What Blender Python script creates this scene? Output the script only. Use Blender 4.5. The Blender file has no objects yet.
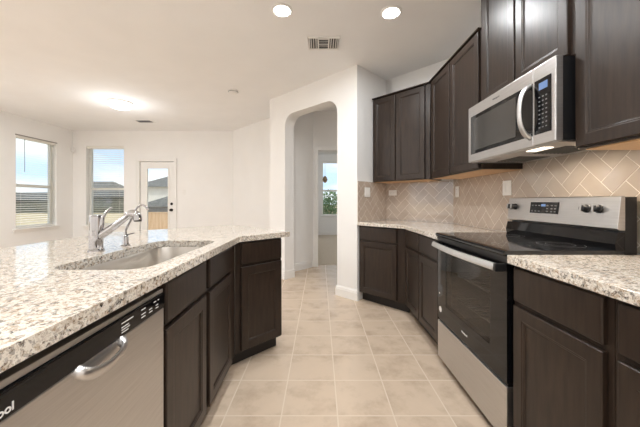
import bpy, bmesh, math, random
from mathutils import Vector, Matrix
random.seed(7)
S = bpy.context.scene
C = S.collection
PI = math.pi
R = math.radians

# ------------------------------------------------------------------ camera
H = 1.157
cam_d = bpy.data.cameras.new('camera'); cam = bpy.data.objects.new('camera', cam_d); C.objects.link(cam)
cam.location = (0, 0, H); cam.rotation_euler = (R(90), 0, 0)
cam_d.sensor_width = 36; cam_d.lens = 284 / 640 * 36; cam_d.shift_y = -12.5 / 640
cam_d.clip_start = 0.02; cam_d.clip_end = 500
S.camera = cam

# ------------------------------------------------------------------ world, sun, exposure
W = bpy.data.worlds.new('world'); S.world = W; W.use_nodes = True
nt = W.node_tree; nt.nodes.clear()
def nn(t, typ, **k):
    n = t.nodes.new(typ)
    for a, b in k.items(): setattr(n, a, b)
    return n
tc = nn(nt, 'ShaderNodeTexCoord'); mp = nn(nt, 'ShaderNodeMapping'); mp.inputs['Scale'].default_value = (1, 1, 3.2)
no = nn(nt, 'ShaderNodeTexNoise'); no.inputs['Scale'].default_value = 2.6; no.inputs['Detail'].default_value = 6
rp = nn(nt, 'ShaderNodeValToRGB')
rp.color_ramp.elements[0].position = 0.42; rp.color_ramp.elements[0].color = (0.60, 0.78, 1.0, 1)
rp.color_ramp.elements[1].position = 0.56; rp.color_ramp.elements[1].color = (1.0, 1.0, 1.0, 1)
bg = nn(nt, 'ShaderNodeBackground'); bg.inputs['Strength'].default_value = 1.4
ou = nn(nt, 'ShaderNodeOutputWorld')
nt.links.new(tc.outputs['Generated'], mp.inputs['Vector']); nt.links.new(mp.outputs[0], no.inputs['Vector'])
nt.links.new(no.outputs['Fac'], rp.inputs[0]); nt.links.new(rp.outputs[0], bg.inputs['Color']); nt.links.new(bg.outputs[0], ou.inputs[0])

sd = bpy.data.lights.new('sun', 'SUN'); so = bpy.data.objects.new('sun', sd); C.objects.link(so)
sd.energy = 2.2; sd.angle = R(1.5); sd.color = (1, 0.95, 0.87)
so.rotation_euler = Vector((0.45, -0.42, 0.78)).to_track_quat('Z', 'Y').to_euler(); so.location = (3, -3, 9)

S.view_settings.view_transform = 'Standard'; S.view_settings.look = 'None'
S.view_settings.exposure = 0.08; S.view_settings.gamma = 1.0; S.view_settings.use_curve_mapping = False
S.cycles.max_bounces = 10; S.cycles.diffuse_bounces = 7; S.cycles.glossy_bounces = 4
S.cycles.transparent_max_bounces = 16; S.cycles.caustics_reflective = False; S.cycles.caustics_refractive = False
S.cycles.sample_clamp_indirect = 6
try:
    S.cycles.use_denoising = True
except Exception: pass
CAN_W, DOME_W, FILL_W = 13.5, 9.0, 29.0  # the last is the strength of the added out-of-view fill lamps
LAMP_COL = (0.96, 0.985, 1.0)

# ------------------------------------------------------------------ materials
def mat(name, col=(.8, .8, .8), rough=.5, metal=0, spec=.5, coat=0, emit=None, es=0):
    m = bpy.data.materials.new(name); m.use_nodes = True
    b = m.node_tree.nodes['Principled BSDF']
    b.inputs['Base Color'].default_value = (*col, 1); b.inputs['Roughness'].default_value = rough
    b.inputs['Metallic'].default_value = metal; b.inputs['Specular IOR Level'].default_value = spec
    b.inputs['Coat Weight'].default_value = coat; b.inputs['Coat Roughness'].default_value = .05
    if emit: b.inputs['Emission Color'].default_value = (*emit, 1); b.inputs['Emission Strength'].default_value = es
    return m
def ramp(t, stops, const=False):
    r = nn(t, 'ShaderNodeValToRGB'); e = r.color_ramp
    if const: e.interpolation = 'CONSTANT'
    while len(e.elements) < len(stops): e.elements.new(.5)
    for el, (p, c) in zip(e.elements, stops): el.position = p; el.color = (*c, 1)
    return r
def noisy(name, c1, c2, scale=8, stretch=(1, 1, 1), rough=.5, bump=0, bscale=None, p=(.35, .65), **k):
    m = mat(name, c1, rough, **k); t = m.node_tree; b = t.nodes['Principled BSDF']
    tc = nn(t, 'ShaderNodeTexCoord'); mp = nn(t, 'ShaderNodeMapping'); mp.inputs['Scale'].default_value = stretch
    n = nn(t, 'ShaderNodeTexNoise'); n.inputs['Scale'].default_value = scale; n.inputs['Detail'].default_value = 5
    r = ramp(t, [(p[0], c1), (p[1], c2)])
    t.links.new(tc.outputs['Object'], mp.inputs[0]); t.links.new(mp.outputs[0], n.inputs['Vector'])
    t.links.new(n.outputs['Fac'], r.inputs[0]); t.links.new(r.outputs[0], b.inputs['Base Color'])
    if bump:
        n2 = nn(t, 'ShaderNodeTexNoise'); n2.inputs['Scale'].default_value = bscale or scale; n2.inputs['Detail'].default_value = 4
        t.links.new(mp.outputs[0], n2.inputs['Vector'])
        bp = nn(t, 'ShaderNodeBump'); bp.inputs['Strength'].default_value = bump; bp.inputs['Distance'].default_value = .004
        t.links.new(n2.outputs['Fac'], bp.inputs['Height']); t.links.new(bp.outputs[0], b.inputs['Normal'])
    return m
M = {}
M['wall'] = noisy('wall_paint', (.85, .843, .832), (.865, .858, .847), 3, rough=.75, bump=.12, bscale=60)
M['ceil'] = noisy('ceiling_paint', (.86, .862, .865), (.88, .882, .885), 3, rough=.85, bump=.2, bscale=45)
M['trim'] = mat('trim_paint', (.84, .83, .81), .35)
M['wood'] = noisy('espresso_wood', (.018, .0115, .0083), (.038, .0245, .0175), 9, (6, 6, .7), rough=.34, spec=.36, bump=.05, bscale=30, p=(.3, .7))
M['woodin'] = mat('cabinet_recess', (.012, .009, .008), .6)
M['maple'] = noisy('maple_veneer', (.62, .38, .19), (.72, .47, .26), 5, (1, 12, 1), rough=.5)
M['steel'] = noisy('brushed_steel', (.56, .55, .545), (.62, .61, .605), 6, (1, 1, 40), rough=.33, metal=1)
M['chrome'] = mat('chrome', (.52, .52, .54), .05, 1)
M['sinksteel'] = noisy('sink_steel', (.62, .59, .55), (.66, .63, .59), 10, rough=.28, metal=1)
M['black'] = mat('black_plastic', (.008, .008, .009), .3)
M['blackgloss'] = mat('black_glass', (.004, .004, .005), .05, spec=.40)
M['cooktop'] = mat('cooktop_glass', (.010, .010, .011), .06, spec=.6)
M['white'] = mat('white_plastic', (.82, .81, .79), .35)
M['print'] = mat('white_print', (.8, .8, .8), .5)
M['grey'] = mat('grey_key', (.16, .16, .165), .4)
M['display'] = mat('blue_display', (.05, .08, .15), .2, emit=(.35, .55, 1.0), es=.35)
M['vinyl'] = mat('window_vinyl', (.85, .84, .80), .4)
M['blind'] = mat('blind_slat', (.86, .84, .79), .5)
M['blindshade'] = mat('headrail_shadow', (.30, .28, .26), .5)  # shade colour for the strip above the left blind
M['brass'] = mat('dark_hardware', (.02, .017, .015), .3, .8)
M['carpet'] = noisy('carpet', (.50, .42, .33), (.60, .52, .42), 90, rough=.95, bump=.5, bscale=200)
M['concrete'] = noisy('patio_concrete', (.74, .73, .71), (.80, .79, .77), 5, rough=.8)
M['fencewood'] = noisy('fence_boards', (.62, .40, .23), (.74, .52, .33), 3, (4, 4, .4), rough=.8)
M['grass'] = noisy('dry_grass', (.50, .40, .25), (.62, .51, .34), .6, rough=1)
M['shingle'] = noisy('roof_shingle', (.10, .10, .095), (.16, .16, .15), 2.5, (1, 1, 3), rough=.9)
M['siding'] = noisy('pale_siding', (.70, .68, .64), (.76, .74, .70), 2, rough=.8)
M['darkfence'] = noisy('weathered_fence', (.10, .105, .085), (.15, .155, .12), 2, (3, 3, .4), rough=.9)
M['leaf'] = noisy('leaf', (.05, .12, .03), (.12, .22, .06), 12, rough=.6)
M['ventdark'] = mat('filter_dark_vent_shade', (.10, .10, .095), .7)  # own dark tone of the grease filters; stands in for shade in ducts and slots
M['grout'] = mat('backsplash_grout', (.80, .745, .68), .8)
M['lens'] = mat('lit_lens', (1, 1, 1), .4, emit=(1, .95, .88), es=7)
M['bulb'] = mat('lit_dome', (1, 1, 1), .4, emit=(1, .95, .88), es=2.6)
M['hoodlens'] = mat('hood_lens', (1, 1, 1), .4, emit=(1, .86, .66), es=2.5)
M['cavity'] = mat('oven_enamel', (.13, .125, .12), .35)
M['rack'] = mat('oven_rack_wire', (.6, .6, .6), .25, 1)

def glass(name, tint, refl=.06, ior=1.45):
    m = bpy.data.materials.new(name); m.use_nodes = True; t = m.node_tree; t.nodes.clear()
    tr = nn(t, 'ShaderNodeBsdfTransparent'); tr.inputs[0].default_value = (*tint, 1)
    gl = nn(t, 'ShaderNodeBsdfGlossy'); gl.inputs['Roughness'].default_value = .02
    lw = nn(t, 'ShaderNodeLayerWeight'); lw.inputs[0].default_value = .5     # facing term, same from both sides
    f0 = ((ior - 1) / (ior + 1)) ** 2
    pw = nn(t, 'ShaderNodeMath', operation='POWER'); t.links.new(lw.outputs['Facing'], pw.inputs[0]); pw.inputs[1].default_value = 5
    fr = nn(t, 'ShaderNodeMath', operation='MULTIPLY_ADD'); t.links.new(pw.outputs[0], fr.inputs[0]); fr.inputs[1].default_value = 1 - f0; fr.inputs[2].default_value = f0
    mx = nn(t, 'ShaderNodeMixShader'); o = nn(t, 'ShaderNodeOutputMaterial')
    t.links.new(fr.outputs[0], mx.inputs[0]); t.links.new(tr.outputs[0], mx.inputs[1]); t.links.new(gl.outputs[0], mx.inputs[2]); t.links.new(mx.outputs[0], o.inputs[0])
    return m
M['pane'] = glass('window_glass', (.93, .95, .95))
M['ovenglass'] = glass('oven_glass', (.72, .70, .68), ior=1.5)

def granite():
    m = mat('granite', (.8, .75, .7), .07, spec=.8); t = m.node_tree; b = t.nodes['Principled BSDF']
    tc = nn(t, 'ShaderNodeTexCoord')
    def vor(sc, stops, warp=.35):
        nz = nn(t, 'ShaderNodeTexNoise'); nz.inputs['Scale'].default_value = sc * .8; nz.inputs['Detail'].default_value = 2
        ad = nn(t, 'ShaderNodeMixRGB'); ad.blend_type = 'LINEAR_LIGHT'; ad.inputs[0].default_value = .008 * warp / .35
        t.links.new(tc.outputs['Object'], nz.inputs['Vector'])
        t.links.new(tc.outputs['Object'], ad.inputs[1]); t.links.new(nz.outputs['Color'], ad.inputs[2])
        v = nn(t, 'ShaderNodeTexVoronoi'); v.inputs['Scale'].default_value = sc; t.links.new(ad.outputs[0], v.inputs['Vector'])
        s = nn(t, 'ShaderNodeSeparateColor'); t.links.new(v.outputs['Color'], s.inputs[0])
        r = ramp(t, stops, True); t.links.new(s.outputs[0], r.inputs[0]); return r
    r1 = vor(105, [(0, (.76, .70, .62)), (.34, (.58, .49, .39)), (.50, (.82, .78, .71)), (.70, (.40, .28, .18)), (.80, (.27, .23, .20)), (.90, (.04, .033, .03))])
    r2 = vor(240, [(0, (.78, .73, .65)), (.40, (.48, .39, .30)), (.56, (.82, .78, .71)), (.76, (.24, .165, .11)), (.87, (.03, .026, .023))])
    mx = nn(t, 'ShaderNodeMixRGB'); mx.inputs[0].default_value = .48
    t.links.new(r1.outputs[0], mx.inputs[1]); t.links.new(r2.outputs[0], mx.inputs[2]); t.links.new(mx.outputs[0], b.inputs['Base Color'])
    return m
M['granite'] = granite()

def tilemat(name, c1, c2, gcol, gx, gy, size, groutw, rough):
    """square floor tile, grid in object space"""
    m = mat(name, c1, rough); t = m.node_tree; b = t.nodes['Principled BSDF']
    tc = nn(t, 'ShaderNodeTexCoord'); sp = nn(t, 'ShaderNodeSeparateXYZ'); t.links.new(tc.outputs['Object'], sp.inputs[0])
    def math_(op, a, bb=None):
        n = nn(t, 'ShaderNodeMath', operation=op)
        for i, v in enumerate((a, bb)):
            if v is None: continue
            if isinstance(v, (int, float)): n.inputs[i].default_value = v
            else: t.links.new(v, n.inputs[i])
        return n.outputs[0]
    def line(o, off):
        u = math_('DIVIDE', math_('SUBTRACT', o, off), size)
        f = math_('FRACT', u); d = math_('MINIMUM', f, math_('SUBTRACT', 1.0, f))
        return math_('LESS_THAN', d, groutw / size / 2), math_('FLOOR', u)
    lx, ix = line(sp.outputs[0], gx); ly, iy = line(sp.outputs[1], gy)
    g = math_('MAXIMUM', lx, ly)
    n = nn(t, 'ShaderNodeTexNoise'); n.inputs['Scale'].default_value = 4.5; n.inputs['Detail'].default_value = 7; n.inputs['Roughness'].default_value = .62
    # shift the veining per tile
    cb = nn(t, 'ShaderNodeCombineXYZ'); t.links.new(math_('MULTIPLY', ix, 3.7), cb.inputs[0]); t.links.new(math_('MULTIPLY', iy, 5.3), cb.inputs[1])
    va = nn(t, 'ShaderNodeVectorMath', operation='ADD'); t.links.new(tc.outputs['Object'], va.inputs[0]); t.links.new(cb.outputs[0], va.inputs[1])
    t.links.new(va.outputs[0], n.inputs['Vector'])
    r = ramp(t, [(.32, c1), (.52, c2), (.72, tuple(x * 1.04 for x in c2))]); t.links.new(n.outputs['Fac'], r.inputs[0])
    mx = nn(t, 'ShaderNodeMixRGB'); mx.inputs[2].default_value = (*gcol, 1)
    t.links.new(g, mx.inputs[0]); t.links.new(r.outputs[0], mx.inputs[1]); t.links.new(mx.outputs[0], b.inputs['Base Color'])
    rr = math_('ADD', math_('MULTIPLY', g, .4), rough); t.links.new(rr, b.inputs['Roughness'])
    bp = nn(t, 'ShaderNodeBump'); bp.inputs['Strength'].default_value = .25; bp.inputs['Distance'].default_value = .002
    t.links.new(math_('SUBTRACT', 1.0, g), bp.inputs['Height']); t.links.new(bp.outputs[0], b.inputs['Normal'])
    return m
M['floor'] = tilemat('floor_tile', (.50, .385, .285), (.645, .515, .395), (.67, .565, .455), .397, 1.53, .3025, .007, .27)
M['btile'] = noisy('ceramic_tile', (.47, .39, .325), (.53, .445, .375), 6, rough=.07, spec=1.0)

# ------------------------------------------------------------------ helpers
def tag(o, label=None, cat=None, group=None, kind=None):
    if label: o['label'] = label
    if cat: o['category'] = cat
    if group: o['group'] = group
    if kind: o['kind'] = kind
    return o
def thing(name, label, cat, loc=(0, 0, 0), rz=0, group=None):
    o = bpy.data.objects.new(name, None); C.objects.link(o); o.location = loc; o.rotation_euler = (0, 0, rz)
    o.empty_display_size = .1
    return tag(o, label, cat, group)
def obj(name, bm, m, parent=None, smooth=False, bevel=0, loc=None):
    bmesh.ops.recalc_face_normals(bm, faces=bm.faces[:])
    me = bpy.data.meshes.new(name); bm.to_mesh(me); bm.free()
    for x in (m if isinstance(m, (list, tuple)) else [m]): me.materials.append(x)
    o = bpy.data.objects.new(name, me); C.objects.link(o)
    if parent: o.parent = parent
    if loc: o.location = loc
    if smooth:
        for p in me.polygons: p.use_smooth = True
        me.set_sharp_from_angle(angle=R(40))
    if bevel:
        md = o.modifiers.new('bevel', 'BEVEL'); md.width = bevel; md.segments = 2; md.limit_method = 'ANGLE'; md.angle_limit = R(40)
    return o
def box(bm, x0, x1, y0, y1, z0, z1, mi=0):
    vs = [bm.verts.new((x, y, z)) for x in (x0, x1) for y in (y0, y1) for z in (z0, z1)]
    for q in ((0, 1, 3, 2), (4, 6, 7, 5), (0, 4, 5, 1), (2, 3, 7, 6), (0, 2, 6, 4), (1, 5, 7, 3)):
        f = bm.faces.new([vs[i] for i in q]); f.material_index = mi
    return bm
def B(*a): return box(bmesh.new(), *a)
def prism(bm, pts, z0, z1, mi=0):
    a = [bm.verts.new((p[0], p[1], z0)) for p in pts]; b = [bm.verts.new((p[0], p[1], z1)) for p in pts]
    n = len(pts)
    for f in [bm.faces.new(a), bm.faces.new(b)] + [bm.faces.new((a[i], a[(i + 1) % n], b[(i + 1) % n], b[i])) for i in range(n)]: f.material_index = mi
    return bm
def cyl(bm, c, r, h, axis='Z', seg=24, r2=None, mi=0):
    """c = centre of the base, runs h along axis"""
    r2 = r if r2 is None else r2
    ax = {'X': Vector((1, 0, 0)), 'Y': Vector((0, 1, 0)), 'Z': Vector((0, 0, 1))}[axis] if isinstance(axis, str) else Vector(axis).normalized()
    q = ax.to_track_quat('Z', 'Y'); c = Vector(c)
    a, b = [], []
    for i in range(seg):
        t = 2 * PI * i / seg; d = q @ Vector((math.cos(t), math.sin(t), 0))
        a.append(bm.verts.new(c + d * r)); b.append(bm.verts.new(c + d * r2 + ax * h))
    fs = [bm.faces.new(a), bm.faces.new(b)] + [bm.faces.new((a[i], a[(i + 1) % seg], b[(i + 1) % seg], b[i])) for i in range(seg)]
    for f in fs: f.material_index = mi
    return bm
def lathe(bm, prof, c=(0, 0, 0), seg=32):
    rings = []
    for r, z in prof:
        rings.append([bm.verts.new((c[0] + r * math.cos(2 * PI * i / seg), c[1] + r * math.sin(2 * PI * i / seg), c[2] + z)) for i in range(seg)])
    for a, b in zip(rings, rings[1:]):
        for i in range(seg): bm.faces.new((a[i], a[(i + 1) % seg], b[(i + 1) % seg], b[i]))
    bm.faces.new(rings[0]); bm.faces.new(rings[-1])
    return bm
def tube(bm, pts, rad, seg=12, flat=None):
    """sweep along pts; rad a number or a list; flat=(vector,scale) squeezes the section along vector"""
    pts = [Vector(p) for p in pts]; n = len(pts); rings = []
    rad = rad if isinstance(rad, (list, tuple)) else [rad] * n
    up = None
    for i, p in enumerate(pts):
        t = (pts[min(i + 1, n - 1)] - pts[max(i - 1, 0)]).normalized()
        if up is None:
            up = Vector((0, 0, 1)) if abs(t.z) < .9 else Vector((1, 0, 0))
        s = t.cross(up).normalized(); up = s.cross(t).normalized()
        ring = []
        for k in range(seg):
            a = 2 * PI * k / seg; d = (s * math.cos(a) + up * math.sin(a)) * rad[i]
            if flat: v = Vector(flat[0]).normalized(); d = d - v * d.dot(v) * (1 - flat[1])
            ring.append(bm.verts.new(p + d))
        rings.append(ring)
    for a, b in zip(rings, rings[1:]):
        for i in range(seg): bm.faces.new((a[i], a[(i + 1) % seg], b[(i + 1) % seg], b[i]))
    bm.faces.new(rings[0]); bm.faces.new(rings[-1])
    return bm
def smoothpts(pts, n=6):
    """Catmull-Rom"""
    P = [Vector(p) for p in pts]; P = [2 * P[0] - P[1]] + P + [2 * P[-1] - P[-2]]; out = []
    for i in range(1, len(P) - 2):
        for k in range(n):
            t = k / n; a, b, c, d = P[i - 1:i + 3]
            out.append(.5 * ((2 * b) + (c - a) * t + (2 * a - 5 * b + 4 * c - d) * t * t + (3 * b - a - 3 * c + d) * t ** 3))
    out.append(P[-2]); return out
def rings_panel(x0, x1, z0, z1, prof, y=0, bm=None):
    """rectangular panel facing -y; prof = [(inset, y-offset)] from the back outline to the centre fill"""
    bm = bm or bmesh.new(); rs = []
    for ins, dy in prof:
        rs.append([bm.verts.new(v) for v in ((x0 + ins, y + dy, z0 + ins), (x1 - ins, y + dy, z0 + ins), (x1 - ins, y + dy, z1 - ins), (x0 + ins, y + dy, z1 - ins))])
    for a, b in zip(rs, rs[1:]):
        for i in range(4): bm.faces.new((a[i], a[(i + 1) % 4], b[(i + 1) % 4], b[i]))
    bm.faces.new(rs[0]); bm.faces.new(rs[-1])
    return bm
def wallseg(p, q, th, z0, z1, holes=(), bm=None):
    """wall from p to q (2D), thickness th to the LEFT of p->q, holes = [(s0, s1, z0, z1)] along it"""
    bm = bm or bmesh.new(); p = Vector(p); q = Vector(q); d = (q - p); L = d.length; d /= L; n = Vector((-d.y, d.x))
    def blk(s0, s1, a, b):
        if s1 - s0 < 1e-4 or b - a < 1e-4: return
        c = [p + d * s0, p + d * s1, p + d * s1 + n * th, p + d * s0 + n * th]
        prism(bm, c, a, b)
    s = 0
    for h in sorted(holes):
        blk(s, h[0], z0, z1); blk(h[0], h[1], z0, h[2]); blk(h[0], h[1], h[3], z1); s = h[1]
    blk(s, L, z0, z1)
    return bm
def struct(name, bm, m, **k):
    o = obj(name, bm, m, **k); o['kind'] = 'structure'; return o
def text_mesh(name, body, size, m, parent, matrix, extrude=.0004, shear=0, bold=0):
    cu = bpy.data.curves.new(name, 'FONT'); cu.body = body; cu.size = size; cu.extrude = extrude; cu.align_x = 'CENTER'; cu.align_y = 'CENTER'
    cu.shear = shear; cu.offset = bold
    tmp = bpy.data.objects.new(name, cu); C.objects.link(tmp)
    dg = bpy.context.evaluated_depsgraph_get(); me = bpy.data.meshes.new_from_object(tmp.evaluated_get(dg))
    bpy.data.objects.remove(tmp); me.materials.clear(); me.materials.append(m); me.transform(matrix)
    o = bpy.data.objects.new(name, me); C.objects.link(o); o.parent = parent; return o
def facing(x, y, z, tilt=0):   # text plane in a local frame, facing -y
    return Matrix.Translation((x, y, z)) @ Matrix.Rotation(R(90) - tilt, 4, 'X')

# ------------------------------------------------------------------ room shell
ZC = 2.74
A = Vector((.430, 3.296)); P0 = Vector((.865, 3.725)); P1 = Vector((1.47, 3.12)); Bc = Vector((-.79, 4.45))
ad = (Bc - A).normalized(); an = Vector((-ad.y, ad.x)); an = -an if an.y < 0 else an       # an points behind the arch wall
TH = .18
LX, BY, RX, KY = -5.57, 6.40, 1.47, -2.3
struct('floor', box(B(LX - .15, 2.6, KY - .15, 5.16, -.12, 0), LX - .15, -.76, 5.16, BY + .15, -.12, 0), M['floor'])
struct('floor_carpet', B(-.75, 3.2, 5.16, 9.85, -.12, .006), M['carpet'])
struct('ceiling', B(LX - .15, 3.2, KY - .15, 9.85, ZC, ZC + .15), M['ceil'])

# arch wall with a round-cornered opening
def arch_wall():
    L = (Bc - A).length; s0, s1, zt, r = .300, 1.305, 2.425, .17
    bm = bmesh.new()
    outer = [(0, 0), (s0, 0)]
    outer += [(s0, zt - r)] + [(s0 + r - r * math.cos(t), zt - r + r * math.sin(t)) for t in [PI / 2 * k / 10 for k in range(1, 11)]]
    outer += [(s1 - r + r * math.sin(t), zt - r + r * math.cos(t)) for t in [PI / 2 * k / 10 for k in range(0, 11)]]
    outer += [(s1, 0), (L, 0), (L, ZC), (0, ZC)]
    def quad(a, b, za0, zb0):      # column between s=a and s=b, from the curve up to the ceiling
        vs = []
        for n_ in (0, TH):
            for s_, z_ in ((a, za0), (b, zb0), (b, ZC), (a, ZC)):
                p = A + ad * s_ + an * n_; vs.append(bm.verts.new((p.x, p.y, z_)))
        for f in ((0, 1, 2, 3), (4, 7, 6, 5), (0, 4, 5, 1), (1, 5, 6, 2), (2, 6, 7, 3), (3, 7, 4, 0)): bm.faces.new([vs[k] for k in f])
    quad(0, s0, 0, 0); quad(s1, L, 0, 0)
    cv = [c for c in outer if s0 <= c[0] <= s1 and 0 < c[1] < ZC]
    for (a, za), (b, zb) in zip(cv, cv[1:]):
        if b - a > 1e-5: quad(a, b, za, zb)
    bmesh.ops.remove_doubles(bm, verts=bm.verts[:], dist=1e-5)
    seen = {}
    for f in list(bm.faces):
        k = tuple(sorted(v.index for v in f.verts)); seen.setdefault(k, []).append(f)
    bm.verts.index_update(); seen = {}
    for f in list(bm.faces): seen.setdefault(tuple(sorted(v.index for v in f.verts)), []).append(f)
    for v in seen.values():
        if len(v) > 1: bmesh.ops.delete(bm, geom=v, context='FACES_ONLY')
    return bm, s0, s1, L
bm, AS0, AS1, AL = arch_wall()
struct('wall_arch', bm, M['wall'])
struct('wall_short', wallseg(A + (P0 - A).normalized() * .004, P0, .11, 0, ZC), M['wall'])
struct('wall_hall_right', wallseg(P0 + Vector((.06, -.06)), P0 + Vector((1.40, 1.28)), .17, 0, ZC), M['wall'])
struct('wall_diagonal', wallseg(P1, P0, -.12, 0, ZC), M['wall'])
struct('wall_right', wallseg((RX, KY), (RX, 3.17), -.14, 0, ZC), M['wall'])
W3 = (-.35, 1.38, .66, 2.40)
W1 = (5.20, 6.00, .645, 2.385)
struct('wall_left', wallseg((LX, KY - .15), (LX, BY + .15), .15, 0, ZC, [(W3[0] - KY + .15, W3[1] - KY + .15, W3[2], W3[3]), (W1[0] - KY + .15, W1[1] - KY + .15, W1[2], W1[3])]), M['wall'])
W2 = (-5.27, -4.42, .60, 2.395)
DO = (-4.065, -3.285, 0, 2.05)
struct('wall_back', wallseg((LX, BY), (-1.96, BY), .15, 0, ZC, [(W2[0] - LX, W2[1] - LX, W2[2], W2[3]), (DO[0] - LX, DO[1] - LX, 0, DO[3])]), M['wall'])
struct('wall_behind', wallseg((LX, KY), (RX + .14, KY), -.15, 0, ZC), M['wall'])
E = Bc + an * .56
struct('wall_living', wallseg((-1.96, BY), E, .12, 0, ZC), M['wall'])
# hall wall: return of the arch wall to the hall corner
HC = Vector((-.155, 4.975))
struct('wall_hall', wallseg(Bc + an * .004, Bc + an * .86, -.11, 0, ZC), M['wall'])
hd = wallseg((-.72, 5.0), (2.6, 5.0), .14, 0, ZC, [(.72 - .035, .72 + .80, 0, 2.045)])
struct('wall_doorway', hd, M['wall'])
W5 = (.06, 1.0, .66, 2.50)
struct('wall_bedroom_window', wallseg((-.75, 9.66), (3.2, 9.66), .15, 0, ZC, [(W5[0] + .75, W5[1] + .75, W5[2], W5[3])]), M['wall'])
struct('wall_bedroom_left', B(-.85, -.72, 5.05, 9.66, 0, ZC), M['wall'])
struct('wall_bedroom_right', B(3.05, 3.2, 5.0, 9.66, 0, ZC), M['wall'])
struct('wall_hall_end', B(2.5, 2.62, 3.6, 5.1, 0, ZC), M['wall'])

# baseboards (stepped profile)
def baseboard(name, p, q, side=1, h=.125):
    """sits on the right-hand side of p->q when side=1"""
    p = Vector(p); q = Vector(q); d = (q - p).normalized(); n = Vector((d.y, -d.x)) * side
    bm = bmesh.new()
    prof = [(0, 0), (.017, 0), (.017, h * .68), (.013, h * .75), (.013, h * .86), (.007, h * .95), (.005, h), (0, h)]
    a = [bm.verts.new((p.x + n.x * u, p.y + n.y * u, z)) for u, z in prof]; b = [bm.verts.new((q.x + n.x * u, q.y + n.y * u, z)) for u, z in prof]
    k = len(prof)
    bm.faces.new(a); bm.faces.new(b)
    for i in range(k): bm.faces.new((a[i], a[(i + 1) % k], b[(i + 1) % k], b[i]))
    return struct(name, bm, M['trim'])
sd_ = (P0 - A).normalized()
baseboard('baseboard_arch_right', A - an * 0 - ad * .012, A + ad * AS0, side=-1)
baseboard('baseboard_arch_left', A + ad * AS1, Bc, side=-1)
j0 = A + ad * AS1; baseboard('baseboard_arch_jamb_left', j0 - an * .015, j0 + an * TH, side=1)
j1 = A + ad * AS0; baseboard('baseboard_arch_jamb_right', j1 - an * .015, j1 + an * TH, side=-1)
hA = Bc + an * TH + ad * -.11
baseboard('baseboard_hall', hA, Bc - ad * .11 + an * .80, side=1)
baseboard('baseboard_living', (-1.96, BY), E, side=1)
baseboard('baseboard_back_right', (DO[1] + .07, BY), (-1.96, BY), side=1)
baseboard('baseboard_back_left', (LX, BY), (DO[0] - .07, BY), side=1)
baseboard('baseboard_left', (LX, KY), (LX, BY), side=1)
baseboard('baseboard_doorway', (-.2, 5.0), (-.1, 5.0), side=1)
baseboard('baseboard_bedroom', (-.72, 9.66), (3.0, 9.66), side=1)
baseboard('baseboard_short', A - sd_ * .012, A + sd_ * .02, side=1)

# doorway casing in the hall
def casing(name, x0, x1, y, zt, w=.062, t=.02, parent=None):
    bm = bmesh.new()
    box(bm, x0 - w, x0, y - t, y, 0, zt + w); box(bm, x1, x1 + w, y - t, y, 0, zt + w); box(bm, x0, x1, y - t, y, zt, zt + w)
    box(bm, x0 - w, x0 - w + .012, y - t - .006, y - t, 0, zt + w); box(bm, x1 + w - .012, x1 + w, y - t - .006, y - t, 0, zt + w)
    box(bm, x0 - w, x1 + w, y - t - .006, y - t, zt + w - .012, zt + w)
    return struct(name, bm, M['trim'], bevel=.002)
casing('trim_1', -.035, .80, 5.0, 2.045)
casing('trim_2', DO[0], DO[1], BY, DO[3])

# ------------------------------------------------------------------ windows
def window(name, axis, a0, a1, z0, z1, face, out, sash=True, mullion=False):
    """axis 'x': opening runs along x in a wall whose inner face is y=face; out = +1/-1 direction outdoors"""
    def bx(bm, s0, s1, d0, d1, za, zb):
        d0_, d1_ = sorted((face + out * d0, face + out * d1))
        return box(bm, s0, s1, d0_, d1_, za, zb) if axis == 'x' else box(bm, d0_, d1_, s0, s1, za, zb)
    f = .045; bm = bmesh.new()
    bx(bm, a0, a0 + f, .09, .145, z0, z1); bx(bm, a1 - f, a1, .09, .145, z0, z1)
    bx(bm, a0 + f, a1 - f, .09, .145, z0, z0 + f); bx(bm, a0 + f, a1 - f, .09, .145, z1 - f, z1)
    w = struct(name, bm, M['vinyl'], bevel=.002)
    bm = bmesh.new(); zm = z0 + (z1 - z0) * .462
    bx(bm, a0 + f, a1 - f, .085, .125, zm - .028, zm + .028)
    if mullion: bx(bm, (a0 + a1) / 2 - .04, (a0 + a1) / 2 + .04, .085, .14, z0 + f, z1 - f)
    obj('meeting_rail', bm, M['vinyl'], w, bevel=.002)
    bm = bmesh.new(); bx(bm, a0 + f, a1 - f, .108, .112, z0 + f, z1 - f); obj('pane', bm, M['pane'], w)
    bm = bmesh.new(); bx(bm, a0 - .06, a1 + .06, -.055, 0, z0 - .022, z0); bx(bm, a0, a1, 0, .09, z0 - .0005, z0 + .006); bx(bm, a0 - .045, a1 + .045, -.016, 0, z0 - .075, z0 - .022)
    obj('window_sill', bm, M['trim'], w, bevel=.003)
    return w
window('window_1', 'y', *W1[:2], *W1[2:], LX, -1)
window('window_2', 'x', *W2[:2], *W2[2:], BY, 1)
window('window_3', 'y', *W3[:2], *W3[2:], LX, -1, mullion=True)
window('window_5', 'x', *W5[:2], *W5[2:], 9.66, 1)

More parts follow.
